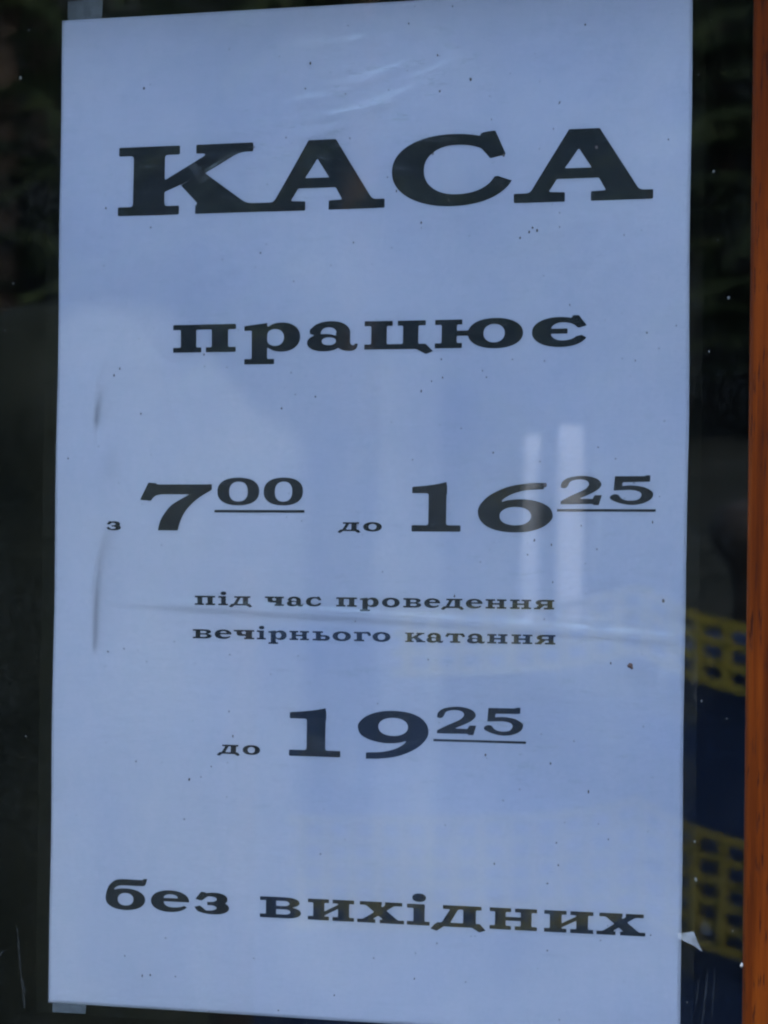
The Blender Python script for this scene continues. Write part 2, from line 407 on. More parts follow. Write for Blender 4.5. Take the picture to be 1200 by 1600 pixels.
C1 = 1
six = S([(130.3, 99, C1), (100, 98), (60, 91), (25, 75), (6, 57), (0, 42), (4, 25), (18, 11), (42, 2), (74, -1), (105, 2), (130, 11),
         (145, 24), (148, 35), (142, 49), (125, 59), (100, 65), (79, 66), (60, 64), (45, 60, C1), (54, 69), (72, 78), (97, 84), (130.3, 86, C1)])
six_c = E(74, 32, 31, 18.5)
GL = {
 'К': (208, [('+', R(0, 87, 90, 100)), ('+', R(0, 0, 90, 13)), ('+', R(22, 6, 68, 94)), ('=', [(60, 30), (60, 46), (134, 88), (184, 90), (127, 58)]),
            ('=', [(92, 42), (127, 59), (196, 8), (124, 8)]), ('+', R(114, 87, 198, 100)), ('+', R(114, 0, 208, 13))]),
 'А': (190, [('+', [(16, 3), (74.5, 100), (116, 100), (178, 3)]), ('+', R(0, 0, 70, 13)), ('+', R(105.5, 0, 190, 13)),
            ('-', [(88, 73), (69.5, 46), (106, 46)]),
            ('-', [(48, 14), (59, 31.5), (116, 31.5), (126, 14), (105.5, 13), (105.5, -6), (70, -6), (70, 13)])]),
 'С': (161, [('=', E(82.3, 49.5, 82.3, 50.5, 85)), ('-', E(88, 50, 44.5, 34.5, 54)),
            ('-', [(118, 70), (134, 63.6), (155, 68.5), (190, 68.5), (190, 32.6), (161, 32.6), (144, 39), (118, 34)]),
            ('=', [(120, 99), (126, 101), (140, 102.5), (155, 68.5), (134, 63.6), (120, 80)]), ('-', [(140, 102.5), (155, 68.5), (200, 68.5), (200, 125), (140, 125)])]),
 'п': (226, [('+', R(0, 81.5, 226, 100)), ('+', R(0, 0, 103, 18)), ('+', R(119, 0, 225, 18)), ('+', R(28, 8, 84, 92)), ('+', R(140, 8, 198, 92))]),
 'р': (197, [('=', E(132, 50, 66, 52)), ('-', E(109, 49, 31, 30)), ('+', R(26, -38, 81, 92)), ('=', [(0, 74), (0, 91), (40, 96), (81, 101), (81, 74)]), ('+', R(0, -46, 106, -27))]),
 'а': (182, [('=', E(86, 60, 76, 43, 69)), ('-', R(-20, -20, 200, 58)), ('-', E(78, 58, 29, 23)), ('=', E(29, 68, 20, 14)), ('=', R(104, 14, 155, 64)),
            ('=', E(62, 27, 62, 31)), ('-', E(80, 32, 27, 14, 24)), ('=', S([(104, 24, C1), (155, 24, C1), (160, 18), (168, 17), (172, 22), (182, 22, C1), (178, 6), (163, -3), (140, -3), (122, 2), (104, 14, C1)]))]),
 'ц': (244, [('+', R(0, 0, 212, 18)), ('+', R(0, 82, 99, 100)), ('+', R(117, 82, 216, 100)), ('+', R(24, 8, 79, 92)), ('+', R(136, 8, 190, 92)),
            ('=', [(180, 1), (218, -19), (244, -9), (216, 18), (180, 17)])]),
 'ю': (312, [('+', R(0, 0, 98, 18)), ('+', R(0, 82, 98, 100)), ('+', R(24, 8, 79, 92)), ('=', R(70, 43, 135, 61)), ('=', E(215, 50, 97, 53)), ('-', E(211, 50, 37, 32))]),
 'є': (196, [('=', E(98, 50, 98, 52, 100)), ('-', E(107, 52, 42, 31, 56)), ('=', R(52, 44, 125, 62)),
            ('-', [(152, 66), (166, 64), (193, 71), (225, 71), (225, 28), (196, 28), (174, 39), (152, 34)]),
            ('=', [(139, 100), (143, 107), (164, 107), (193, 71), (166, 64), (139, 84)]), ('-', [(164, 107), (193, 71), (235, 71), (235, 130), (164, 130)])]),
 'с': (180, [('=', E(90, 50, 90, 52, 92)), ('-', E(100, 51, 44, 32, 52)),
            ('-', [(138, 64), (150, 62), (178, 68), (215, 68), (215, 30), (180, 30), (158, 39), (138, 34)]),
            ('=', [(124, 100), (130, 106), (152, 106), (178, 68), (150, 62), (126, 84)]), ('-', [(152, 106), (178, 68), (220, 68), (220, 130), (152, 130)])]),
 'з': (166, [('=', E(95, 70, 72, 31, 63)), ('=', E(90, 29, 86, 32, 76)), ('-', E(72, 69, 36, 13, 34)), ('-', E(68, 28, 40, 13, 38)),
            ('-', R(-10, 22, 61, 78)), ('=', R(61, 40, 112, 56)), ('=', [(31, 103), (52, 101), (66, 84), (34, 60), (4, 67)]), ('=', [(0, 29), (26, 37), (52, 18), (40, 2), (18, 8)])]),
 '7': (156, [('=', S([(0, 66.6, C1), (17.6, 104, C1), (34.5, 103, C1), (37, 100, C1), (156, 100, C1), (156, 88, C1), (136, 76), (118, 62), (101, 43), (90, 22), (84, 0, C1),
            (40, 0, C1), (45, 20), (55, 38), (72, 57), (108, 78.4, C1), (48, 78.4, C1), (36, 76), (30, 72), (23.5, 64, C1)]))]),
 '0': (150, [('=', E(75, 50, 75, 50.5, n=2.35)), ('-', E(75.7, 49.5, 33, 36, n=2.35))]),
 '1': (100, [('=', S([(0, 78, C1), (0, 91, C1), (35, 94), (56, 97.5), (70.6, 101, C1), (70.6, 78, C1)])), ('+', R(34, 6, 70.6, 92)), ('+', R(0, 0, 100, 13))]),
 '6': (148, [('=', six), ('-', six_c)]),
 '9': (148, [('=', [(148 - x, 98 - y) for x, y in six]), ('-', [(148 - x, 98 - y) for x, y in six_c])]),
 '2': (146, [('=', S([(1, 63), (6, 79), (27, 93), (66, 100), (103, 98), (132, 88), (144, 71.5), (135, 55), (109, 39), (66, 20.5, C1), (113, 20, C1), (121, 33, C1), (146, 33, C1),
            (135.5, -2, C1), (117, -2, C1), (113, 2, C1), (1, 1, C1), (1, 12, C1), (33.5, 29), (80, 50), (97, 63), (100, 75), (88, 85), (62, 87.5), (40, 83), (31, 76), (27, 67), (18, 58), (6, 58)]))]),
 '5': (147, [('=', S([(15.5, 99, C1), (117.5, 99, C1), (121.6, 102, C1), (137, 102, C1), (136, 79.6, C1), (43, 77.5, C1), (41, 65, C1), (75, 67), (115.5, 61), (142, 47), (147, 34), (138, 18),
            (111, 4), (70.6, -1), (30, 6), (3, 18), (-1, 27), (9.4, 35), (26, 35), (42, 20), (66.5, 14), (95, 18), (107, 33), (99, 45), (72, 51), (40, 50), (11.4, 49, C1)]))]),
 'д': (267, [('+', R(61, 82, 246, 100)), ('+', R(34, 0, 236, 19)), ('+', R(158, 8, 219, 92)), ('+', [(48, 8), (102, 92), (140, 92), (90, 8)]),
            ('=', [(0, -13), (32, -22), (66, 1), (62, 19), (36, 19), (22, 10)]), ('=', [(198, 1), (236, -20), (267, -10), (238, 19), (200, 19)])]),
 'о': (190, [('=', E(95, 50, 95, 53)), ('-', E(95, 50, 40, 32))]),
 'і': (109, [('+', R(0, 0, 109, 18)), ('+', R(31, 8, 85, 92)), ('+', R(0, 80, 85, 99)), ('=', E(58, 129, 33, 20))]),
 'ч': (210, [('+', R(0, 82, 103, 100)), ('=', S([(30, 92, C1), (84, 92, C1), (84, 66), (92, 57), (130, 55, C1), (130, 35, C1), (70, 35), (40, 42), (30, 60)])), ('+', R(122, 8, 187, 92)),
            ('+', R(107, 82, 210, 100)), ('+', R(107, 0, 210, 18))]),
 'в': (198, [('=', E(120, 75, 60, 25, 71)), ('=', E(124, 27, 60, 27, 74)), ('=', R(20, 0, 120, 100)), ('-', R(-10, 18, 29, 82)), ('=', R(0, 82, 60, 100)), ('=', R(0, 0, 60, 18)),
            ('-', R(79, 58, 120, 82)), ('-', E(118, 70, 10, 12, 24)), ('-', R(79, 18, 122, 42)), ('-', E(120, 30, 10, 12, 27))]),
 'е': (178, [('=', E(89, 50, 89, 52, 91)), ('-', [p for p in E(93, 65, 33, 18) if p[1] >= 64.9]), ('-', [p for p in E(106, 48, 45, 27, 62) if p[1] <= 48.1]),
            ('-', [(130, 48), (220, 48), (220, 20), (178, 20), (154, 32), (130, 26)])]),
 'н': (228, [('+', R(0, 0, 104, 18)), ('+', R(0, 82, 104, 100)), ('+', R(122, 0, 228, 18)), ('+', R(122, 82, 228, 100)), ('+', R(26, 8, 78, 92)), ('+', R(150, 8, 202, 92)), ('=', R(70, 42, 160, 60))]),
 'я': (214, [('=', E(86, 70, 68, 30)), ('=', R(86, 40, 150, 100)), ('-', E(97, 69, 25, 12)), ('-', R(95, 57, 142, 81)), ('+', R(90, 82, 214, 100)), ('+', R(142, 8, 194, 92)), ('+', R(104, 0, 214, 18)),
            ('=', [(56, 46), (118, 46), (64, 6), (10, 6)]), ('+', R(0, 0, 68, 17))]),
 'ь': (184, [('=', E(124, 29, 60, 30)), ('=', R(60, 0, 124, 59)), ('-', R(87, 19, 122, 40)), ('-', E(120, 29.5, 10, 10.5, 16)), ('+', R(0, 82, 110, 100)), ('+', R(35, 8, 87, 92)), ('+', R(0, 0, 90, 18))]),
 'г': (180, [('+', R(0, 82, 145, 100)), ('+', R(29, 8, 86, 92)), ('+', R(0, 0, 109, 18)), ('=', S([(110, 100, C1), (150, 103), (172, 90), (181, 64, C1), (156, 54, C1), (140, 78), (110, 82, C1)]))]),
 'т': (214, [('+', R(40, 82, 174, 100)), ('+', R(81, 8, 136, 92)), ('+', R(52, 0, 162, 18)), ('=', [(0, 68), (22, 102), (60, 100), (60, 82), (44, 80), (28, 60)]),
            ('=', mirror_x([(0, 68), (22, 102), (60, 100), (60, 82), (44, 80), (28, 60)], 214))]),
 'б': (196, [('=', E(94, 49, 94, 52)), ('=', S([(2, 45), (3, 80), (15, 112), (40, 136), (75, 145), (168, 145), (176, 151, C1), (196, 151, C1), (186, 121), (165, 115), (80, 115), (52, 108), (38, 88), (40, 50)])), ('-', E(95, 49, 37, 30))]),
 'и': (223, [('+', R(0, 0, 102, 18)), ('+', R(0, 82, 102, 100)), ('+', R(119, 0, 223, 18)), ('+', R(119, 82, 223, 100)), ('+', R(26, 8, 80, 92)), ('+', R(146, 8, 199, 92)),
            ('=', [(74, 20), (74, 39), (152, 80), (152, 60)])]),
 'х': (228, [('+', [(30, 92), (100, 92), (210, 8), (138, 8)]), ('+', [(14, 8), (60, 8), (194, 92), (148, 92)]), ('+', R(12, 83, 120, 100)), ('+', R(135, 83, 219, 100)), ('+', R(0, 0, 89, 17)), ('+', R(110, 0, 228, 17))]),
}
GL['к'] = GL['К']

def smax(a, b, k):
    h = np.clip(0.5 + 0.5 * (a - b) / k, 0, 1)
    return b + (a - b) * h + k * h * (1 - h)

def glyph_cells(ch, cell):
    w, ops = GL[ch]
    allp = np.array([p[:2] for op, poly in ops if op != '-' for p in poly])
    x0, y0 = allp.min(0) - 2 * cell
    x1, y1 = allp.max(0) + 2 * cell
    xs = np.arange(x0, x1 + cell, cell)
    ys = np.arange(y0, y1 + cell, cell)
    X, Y = np.meshgrid(xs, ys)
    f = np.full(X.shape, -1e3)
    for op, poly in ops:
        s = pt_sdf([p[:2] for p in poly], X, Y)
        if op == '+': f = smax(f, s, K_BR)
        elif op == '=': f = np.maximum(f, s)
        else: f = np.minimum(f, -s)
    V, F, idx = [], [], {}
    def vid(key, p):
        if key not in idx:
            idx[key] = len(V)
            V.append(p)
        return idx[key]
    ins = f > 0
    for j in range(len(ys) - 1):
        for i in range(len(xs) - 1):
            c = ((i, j), (i + 1, j), (i + 1, j + 1), (i, j + 1))
            st = [ins[b, a] for a, b in c]
            if not any(st): continue
            face = []
            for q in range(4):
                a, b = c[q], c[(q + 1) % 4]
                if st[q]: face.append(vid(a, (xs[a[0]], ys[a[1]])))
                if st[q] != st[(q + 1) % 4]:
                    fa, fb = f[a[1], a[0]], f[b[1], b[0]]
                    t = fa / (fa - fb)
                    face.append(vid((min(a, b), max(a, b)), (xs[a[0]] + t * (xs[b[0]] - xs[a[0]]), ys[a[1]] + t * (ys[b[1]] - ys[a[1]]))))
            if len(face) >= 3: F.append(tuple(face))
    return w, V, F
_cache = {}

# word, baseline (mm above the sheet's middle), height of the letters (mm), left and right of each letter (mm), part name, part label
WORDS = [
    ('heading_word', 'large black heading word', 88.48, 20.66, [('К', -83.98, -35.0), ('А', -35.3, 7.12), ('С', 9.45, 48.43), ('А', 49.56, 93.74)]),
    ('printed_word', 'medium black word under the heading', 47.16, 8.28, [('п', -64.17, -42.19), ('р', -39.4, -20.57), ('а', -18.12, -0.95), ('ц', 1.18, 23.82), ('ю', 24.3, 52.94), ('є', 55.69, 73.46)]),
    ('printed_word', None, -5.82, 2.65, [('з', -86.77, -81.66)]),
    ('hour_figure', 'large figure of the opening hour', -5.85, 13.75, [('7', -74.94, -49.83)]),
    ('minute_figures', None, 1.72, 8.12, [('0', -47.94, -33.76), ('0', -32.27, -18.85)]),
    ('printed_word', None, -5.81, 2.61, [('д', -7.0, 0.65), ('о', 1.37, 7.52)]),
    ('hour_figure', 'large figures of the closing hour', -5.82, 14.25, [('1', 17.27, 33.42), ('6', 38.93, 62.93)]),
    ('minute_figures', None, 2.06, 8.15, [('2', 65.37, 78.63), ('5', 81.25, 94.53)]),
    ('printed_word', None, -27.93, 2.75, [('п', -55.34, -48.31), ('і', -47.25, -43.95), ('д', -43.69, -35.57)]),
    ('printed_word', None, -27.90, 2.75, [('ч', -31.27, -24.64), ('а', -23.66, -17.97), ('с', -17.11, -11.81)]),
    ('printed_word', None, -27.85, 2.72, [('п', -7.04, -0.15), ('р', 0.8, 6.97), ('о', 8.07, 13.96), ('в', 15.12, 21.12), ('е', 22.06, 27.3), ('д', 27.55, 35.12), ('е', 35.6, 40.93), ('н', 41.92, 48.57), ('н', 49.7, 56.48), ('я', 57.36, 63.93)]),
    ('printed_word', None, -37.86, 2.72, [('в', -56.01, -49.48), ('е', -48.49, -42.76), ('ч', -41.99, -34.87), ('і', -34.0, -30.84), ('р', -29.97, -23.67), ('н', -22.69, -15.99), ('ь', -14.81, -9.0), ('о', -8.14, -2.09), ('г', -1.08, 4.56), ('о', 5.05, 11.03)]),
    ('printed_word', None, -37.84, 2.72, [('к', 15.9, 22.69), ('а', 23.05, 28.55), ('т', 29.11, 35.68), ('а', 36.2, 41.9), ('н', 42.62, 49.12), ('н', 50.36, 57.13), ('я', 57.94, 64.57)]),
    ('printed_word', None, -71.87, 2.72, [('д', -47.18, -39.09), ('о', -38.28, -32.23)]),
    ('hour_figure', 'large figures of the evening closing hour', -71.84, 14.10, [('1', -22.31, -5.27), ('9', 0.38, 23.92)]),
    ('minute_figures', None, -64.11, 7.89, [('2', 26.57, 39.33), ('5', 41.85, 54.41)]),
    ('printed_word', 'medium black word at the foot of the sheet', -119.3, 6.2, [('б', -85.18, -70.68), ('е', -69.29, -56.2), ('з', -54.28, -42.27)]),
    ('printed_word', 'long medium black word at the foot of the sheet', -119.53, 6.15, [('в', -31.64, -17.67), ('и', -15.41, 0.12), ('х', 1.18, 16.84), ('і', 17.74, 25.19), ('д', 25.34, 43.37), ('н', 44.55, 59.83), ('и', 62.07, 77.57), ('х', 78.57, 93.9)]),
]
UNDERLINES = [(-48.8, -18.2, 0.32, -0.45), (64.3, 95.4, 0.80, 0.05), (25.5, 55.4, -65.65, -66.35)]

# ------------------------------------------------------------------ the laminated notice
def sheet_y(x, z):
    """how far the sheet stands back from the glass (metres; x, z in mm from its middle)"""
    r = np.clip((x - 20.0) / 85.0, 0, 1) ** 2
    y = 0.0011 * r * np.exp(-((z - 22.0) / 26.0) ** 2)
    y = y + 0.0005 * r * np.exp(-((z - 120.0) / 40.0) ** 2)
    y = y + 0.00013 * (1 + np.sin(x * 0.045 + z * 0.02)) * (1 - np.exp(-((np.abs(z) - 148.5) / 30.0) ** 2))
    ed = np.clip((150.0 - np.abs(z)) / 60.0, 0, 1)
    y = y + ed * 0.00024 * np.sin(z * 0.085 + x * 0.03 + 0.6) + ed * 0.00018 * np.sin(x * 0.14 - z * 0.02)
    # two shallow buckles near the left edge, steep on one side
    for (zc, hz, xo) in ((30.0, 11.0, -90.6), (-27.0, 17.0, -90.2)):
        u = x - (xo + 0.010 * (z - zc) ** 2 * np.where(z > zc, 1.0, 0.35))
        y = y + 0.00055 * np.exp(-((z - zc) / hz) ** 4) * np.where(u < 0, np.exp(-(u / 1.1) ** 2), np.exp(-u / 7.0))
    return y

def dark_marks(x, z):  # curved darker marks in the paper along the left buckles
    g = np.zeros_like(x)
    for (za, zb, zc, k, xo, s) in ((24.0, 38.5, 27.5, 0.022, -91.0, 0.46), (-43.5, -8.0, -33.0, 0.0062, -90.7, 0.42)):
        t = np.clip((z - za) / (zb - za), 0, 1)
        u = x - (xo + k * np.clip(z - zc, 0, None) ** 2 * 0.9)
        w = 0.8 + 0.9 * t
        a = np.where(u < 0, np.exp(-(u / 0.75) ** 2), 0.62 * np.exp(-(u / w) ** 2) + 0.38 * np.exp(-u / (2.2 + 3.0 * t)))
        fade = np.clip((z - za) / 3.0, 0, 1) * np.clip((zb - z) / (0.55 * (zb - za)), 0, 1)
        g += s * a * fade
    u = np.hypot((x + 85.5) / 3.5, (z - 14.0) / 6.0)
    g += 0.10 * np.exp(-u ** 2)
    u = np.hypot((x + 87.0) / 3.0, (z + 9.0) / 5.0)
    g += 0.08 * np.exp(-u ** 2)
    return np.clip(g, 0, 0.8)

notice = empty('laminated_notice', (0, 0, Z0 - 0.1485))
tag(notice, 'laminated white sheet of opening hours in black slab lettering behind the window glass', 'notice')
OFF = 0.1485                                                   # the empty stands at the sheet's lower edge

def sheet_grid(name, xs, zs, mat, lift, extra=None):
    X, Zm = np.meshgrid(xs, zs)
    Yv = sheet_y(X, Zm) - lift
    if extra is not None: Yv = Yv - extra(X, Zm)
    V = np.c_[X.ravel() / 1000, Yv.ravel(), Zm.ravel() / 1000 + OFF]
    nx, nz = len(xs), len(zs)
    ii, jj = np.meshgrid(np.arange(nx - 1), np.arange(nz - 1))
    a = (jj * nx + ii).ravel()
    F = np.c_[a, a + 1, a + nx + 1, a + nx]
    me = bpy.data.meshes.new(name)
    me.from_pydata(V.tolist(), [], F.tolist())
    me.polygons.foreach_set('use_smooth', [True] * len(me.polygons))
    me.materials.append(mat)
    o = bpy.data.objects.new(name, me)
    COL.objects.link(o)
    o.parent = notice
    return o, X, Zm

px = np.concatenate([np.arange(-105, -94, 1.0), np.arange(-94, -80, 0.25), np.linspace(-80, 105, 125)])
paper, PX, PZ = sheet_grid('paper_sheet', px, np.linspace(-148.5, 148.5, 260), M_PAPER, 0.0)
at = paper.data.attributes.new('dark_marks', 'FLOAT', 'POINT')
at.data.foreach_set('value', dark_marks(PX, PZ).ravel().astype(np.float32))
def light_bands(x, z):
    # pale dome and upright bands of light on the sheet, painted into its tone
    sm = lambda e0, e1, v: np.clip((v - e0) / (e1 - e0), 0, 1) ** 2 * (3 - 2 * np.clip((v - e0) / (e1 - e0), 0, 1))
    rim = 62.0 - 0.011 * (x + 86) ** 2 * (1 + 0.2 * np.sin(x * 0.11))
    lit = sm(-5, 5, rim - z) * sm(6, -4, x + 19 + 1.2 * np.sin(z * 0.05))
    lit = np.maximum(lit, 0.75 * sm(-3, 3, x - 6 - np.sin(z * 0.07)) * sm(3, -3, x - 27 + np.sin(z * 0.04)) * sm(60, 30, z) * sm(-122, -90, z))
    unlit = 1.0 - lit
    return 0.25 + 0.6 * unlit * sm(-140, -60, z) + 0.12 * np.sin(x * 0.05 + z * 0.031) * np.sin(z * 0.06)
at = paper.data.attributes.new('light_bands', 'FLOAT', 'POINT')
at.data.foreach_set('value', np.clip(light_bands(PX, PZ), 0, 1).ravel().astype(np.float32))
sol = paper.modifiers.new('thickness', 'SOLIDIFY')
sol.thickness = 0.00012
sol.offset = -1.0

_rp = [(rng.uniform(6, 34), rng.uniform(0, 6.28), rng.normal(0, 0.9) + 1.57, rng.uniform(0.5, 1.0)) for _ in range(26)]
def ripple(X, Zm):
    # gentle unevenness of the film, stronger towards the top of the sheet
    y = np.zeros_like(X)
    for lam, ph, an, am in _rp:
        y = y + am * lam * np.sin((X * math.cos(an) + Zm * math.sin(an)) * 6.283 / lam + ph)
    amp = 0.32 + 0.40 * np.exp(-((Zm - 112) / 32) ** 2) * np.exp(-((X - 5) / 60) ** 2)
    return y * amp * 0.00000045 * np.clip((149.0 - np.abs(Zm)) / 10, 0, 1) * np.clip((106.0 - np.abs(X)) / 8, 0, 1)
WRINKLES = [(-12, 112, 13, 1.3, 0.22, 0.00020), (-2, 117, 16, 1.1, 0.15, 0.00024), (14, 122, 12, 1.2, 0.30, 0.00018), (-20, 121, 9, 1.0, 0.10, 0.00016), (4, 127, 14, 1.4, 0.26, 0.00018),
            (24, 128, 9, 1.0, 0.35, 0.00016), (-30, 106, 12, 1.2, 0.18, 0.00014), (-48, 103, 8, 1.0, 0.5, 0.00014), (38, 113, 8, 1.0, -0.2, 0.00012), (-10, 137, 18, 1.5, 0.05, 0.00016),
            (52, 14, 10, 1.2, 0.1, 0.00012), (30, -15, 16, 1.3, -0.06, 0.00014), (62, -52, 14, 1.4, -0.1, 0.00016), (40, -47, 18, 1.5, 0.05, 0.00014), (80, -22, 10, 1.2, -0.3, 0.00014), (0, -19, 20, 1.4, -0.02, 0.00012), (60, -88, 16, 1.5, 0.12, 0.00012), (78, -101, 9, 1.0, -0.6, 0.00014), (-60, -100, 9, 1.1, 0.6, 0.00010)]
def film_ridge(X, Zm):
    zc = -27.0 - 0.030 * (X + 83) - 0.00009 * (X + 83) ** 2
    u = (Zm - zc)
    fade = np.clip((X + 88) / 30, 0, 1) * np.clip((106 - X) / 6, 0, 1)
    y = 0.00035 * fade * np.exp(-(u / 1.5) ** 2)
    y = y + ripple(X, Zm)
    for (cx, cz, ln, wd, sl, hh) in WRINKLES:
        uu = X - cx
        vv = Zm - cz - sl * uu - 0.004 * uu * uu
        y = y + hh * np.exp(-(uu / ln) ** 4) * np.exp(-(vv / wd) ** 2)
    y = y + 0.00016 * np.clip((X + 20) / 60, 0, 1) * np.exp(-((u - 5 - 0.03 * X) / 2.2) ** 2)
    return y
film, FXm, FZm = sheet_grid('laminate_film', np.linspace(-109.3, 109.3, 180), np.linspace(-151.6, 154.4, 420), M_FILM, 0.00035, film_ridge)

sc_ = 0.10 + 0.75 * np.exp(-((FZm - 118 - 0.16 * FXm) / 13) ** 2) * np.exp(-((FXm - 2) / 34) ** 2)  # strength of scuffs and painted glints, highest near the top
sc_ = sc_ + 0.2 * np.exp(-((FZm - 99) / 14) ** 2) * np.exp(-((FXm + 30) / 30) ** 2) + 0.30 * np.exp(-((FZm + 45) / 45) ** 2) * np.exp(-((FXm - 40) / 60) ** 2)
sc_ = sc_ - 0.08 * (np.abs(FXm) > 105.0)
at = film.data.attributes.new('scuff_glint', 'FLOAT', 'POINT')
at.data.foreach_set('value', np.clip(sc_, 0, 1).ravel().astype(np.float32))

at = film.data.attributes.new('veil', 'FLOAT', 'POINT')
at.data.foreach_set('value', ((np.abs(FXm) < 104.6) & (np.abs(FZm) < 148.0)).ravel().astype(np.float32))

def printed(verts, faces, name, label=None):
    P = np.array(verts)
    Yv = sheet_y(P[:, 0], P[:, 1]) - 0.00009
    V = np.c_[P[:, 0] / 1000, Yv, P[:, 1] / 1000 + OFF]
    o = mesh_obj(name, V, faces, M_INK, notice)
    if label: o['label'] = label
    return o

for name, label, base, h, letters in WORDS:
    V, F = [], []
    for ch, xa, xb in letters:
        cell = 1.5 if h > 10 else (2.0 if h > 5 else 4.0)
        key = (ch, cell)
        if key not in _cache: _cache[key] = glyph_cells(ch, cell)
        w, gvs, gfs = _cache[key]
        k = len(V)
        V += [(xa + (xb - xa) * x / w, base + h * y / 100) for x, y in gvs]
        F += [tuple(k + q for q in f) for f in gfs]
    printed(V, F, name, label)
for xa, xb, zt, zb in UNDERLINES:
    n = 16
    xs = np.linspace(xa, xb, n)
    V = [(x, zb) for x in xs] + [(x, zt) for x in xs]
    printed(V, [(i, i + 1, n + i + 1, n + i) for i in range(n - 1)], 'underline')

def flat_patch(name, outline, y, mat, parent=None, thick=0.00012, loc_z=Z0):
    """thin piece with real thickness; outline in mm (x, z)"""
    n = len(outline)
    V = [(x / 1000, y, z / 1000 + loc_z) for x, z in outline] + [(x / 1000, y + thick, z / 1000 + loc_z) for x, z in outline]
    F = [tuple(range(n)), tuple(reversed(range(n, 2 * n)))] + [(i, n + i, n + (i + 1) % n, (i + 1) % n) for i in range(n)]
    return mesh_obj(name, V, F, mat, parent)
flat_patch('mounting_tape', [(-103.0, 147.8), (-90.9, 148.0), (-90.7, 154.6), (-103.2, 154.3)], 0.00012, M_TAPE, notice, loc_z=OFF)
flat_patch('mounting_tape', [(-103.6, -151.4), (-91.8, -151.2), (-91.6, -147.8), (-103.5, -147.9)], 0.00012, M_TAPE, notice, loc_z=OFF)

# ------------------------------------------------------------------ small things stuck to the glass and frame
GB, GF = -0.0018, -0.0058                                      # inner and outer face of the glass
sc1 = flat_patch('tape_scrap', [(106.6, -117.6), (108.6, -117.4), (111.6, -117.0), (112.6, -119.4), (114.2, -122.4), (112.0, -121.0), (109.2, -120.0), (107.2, -119.0)], GF - 0.00014, M_SCRAP)
tag(sc1, 'torn pointed scrap of white tape beside the lower right of the notice', 'tape scrap')
sc2 = flat_patch('glue_blot', [(113.4, -115.4), (114.6, -113.8), (115.8, -114.4), (117.0, -116.0), (117.6, -117.4), (115.6, -117.8), (113.6, -117.4)], GF - 0.00014, M_SMEAR)
tag(sc2, 'faint cloudy blot of dried glue on the dark glass above the tape scrap', 'glue blot')
sc3 = flat_patch('glue_blot', [(-56.4, 103.6), (-55.0, 104.2), (-52.4, 101.8), (-50.6, 100.8), (-49.0, 99.2), (-50.2, 97.4), (-52.6, 97.2), (-53.6, 99.4), (-55.6, 101.6)], GF - 0.00014, M_SMEAR)
tag(sc3, 'faint whitish blot of glue over the leg of the first heading letter', 'glue blot')
def streaks(name, spans, mat):
    V, F = [], []
    for (x0, z0, x1, z1, wd) in spans:
        k = len(V)
        n = 9
        for i in range(n):
            t = i / (n - 1)
            x = x0 + (x1 - x0) * t + random.uniform(-0.12, 0.12)
            z = z0 + (z1 - z0) * t
            hw = wd * (0.4 + 0.6 * math.sin(math.pi * min(0.95, t + 0.05))) * random.uniform(0.6, 1.2)
            V += [(x / 1000, GF - 0.00015, (z) / 1000 + Z0), (x / 1000 + hw / 1000, GF - 0.00015, z / 1000 + Z0), (x / 1000 + hw / 2000, GF - 0.00002, z / 1000 + Z0)]
        for i in range(n - 1):
            a = k + 3 * i
            F += [(a, a + 1, a + 4, a + 3), (a + 1, a + 2, a + 5, a + 4), (a + 2, a, a + 3, a + 5)]
        F += [(k, k + 2, k + 1), (k + 3 * n - 3, k + 3 * n - 2, k + 3 * n - 1)]
    return mesh_obj(name, V, F, mat)
tag(streaks('glue_streaks', [(115.8, -127.5, 114.3, -142.5, 0.9), (117.9, -127.0, 117.2, -141.0, 0.8), (113.2, -130.0, 112.2, -139.0, 0.45), (119.0, -131.0, 118.6, -136.0, 0.4)], M_SMEAR),
    'pale vertical streaks of old glue on the glass beside the bottom of the notice', 'glue streaks')
tag(streaks('glue_streaks', [(-113.0, -126.0, -111.0, -142.0, 0.8), (-111.2, -141.0, -109.9, -150.0, 1.4), (-117.5, -133.0, -121.0, -136.0, 0.8)], M_SMEAR),
    'crooked pale glue wisps on the dark glass beside the lower left of the notice', 'glue streaks')

def dome(cx, cz, rx, rz, y, hgt, n=7, rot=0.0):
    V, F = [], []
    for i in range(n):
        a = 2 * math.pi * i / n + rot
        j = random.uniform(0.75, 1.2)
        V.append(((cx + rx * j * math.cos(a)) / 1000, y, (cz + rz * j * math.sin(a)) / 1000 + Z0))
    V.append((cx / 1000, y - hgt, cz / 1000 + Z0))
    for i in range(n): F.append((i, (i + 1) % n, n))
    F.append(tuple(reversed(range(n))))
    return V, F

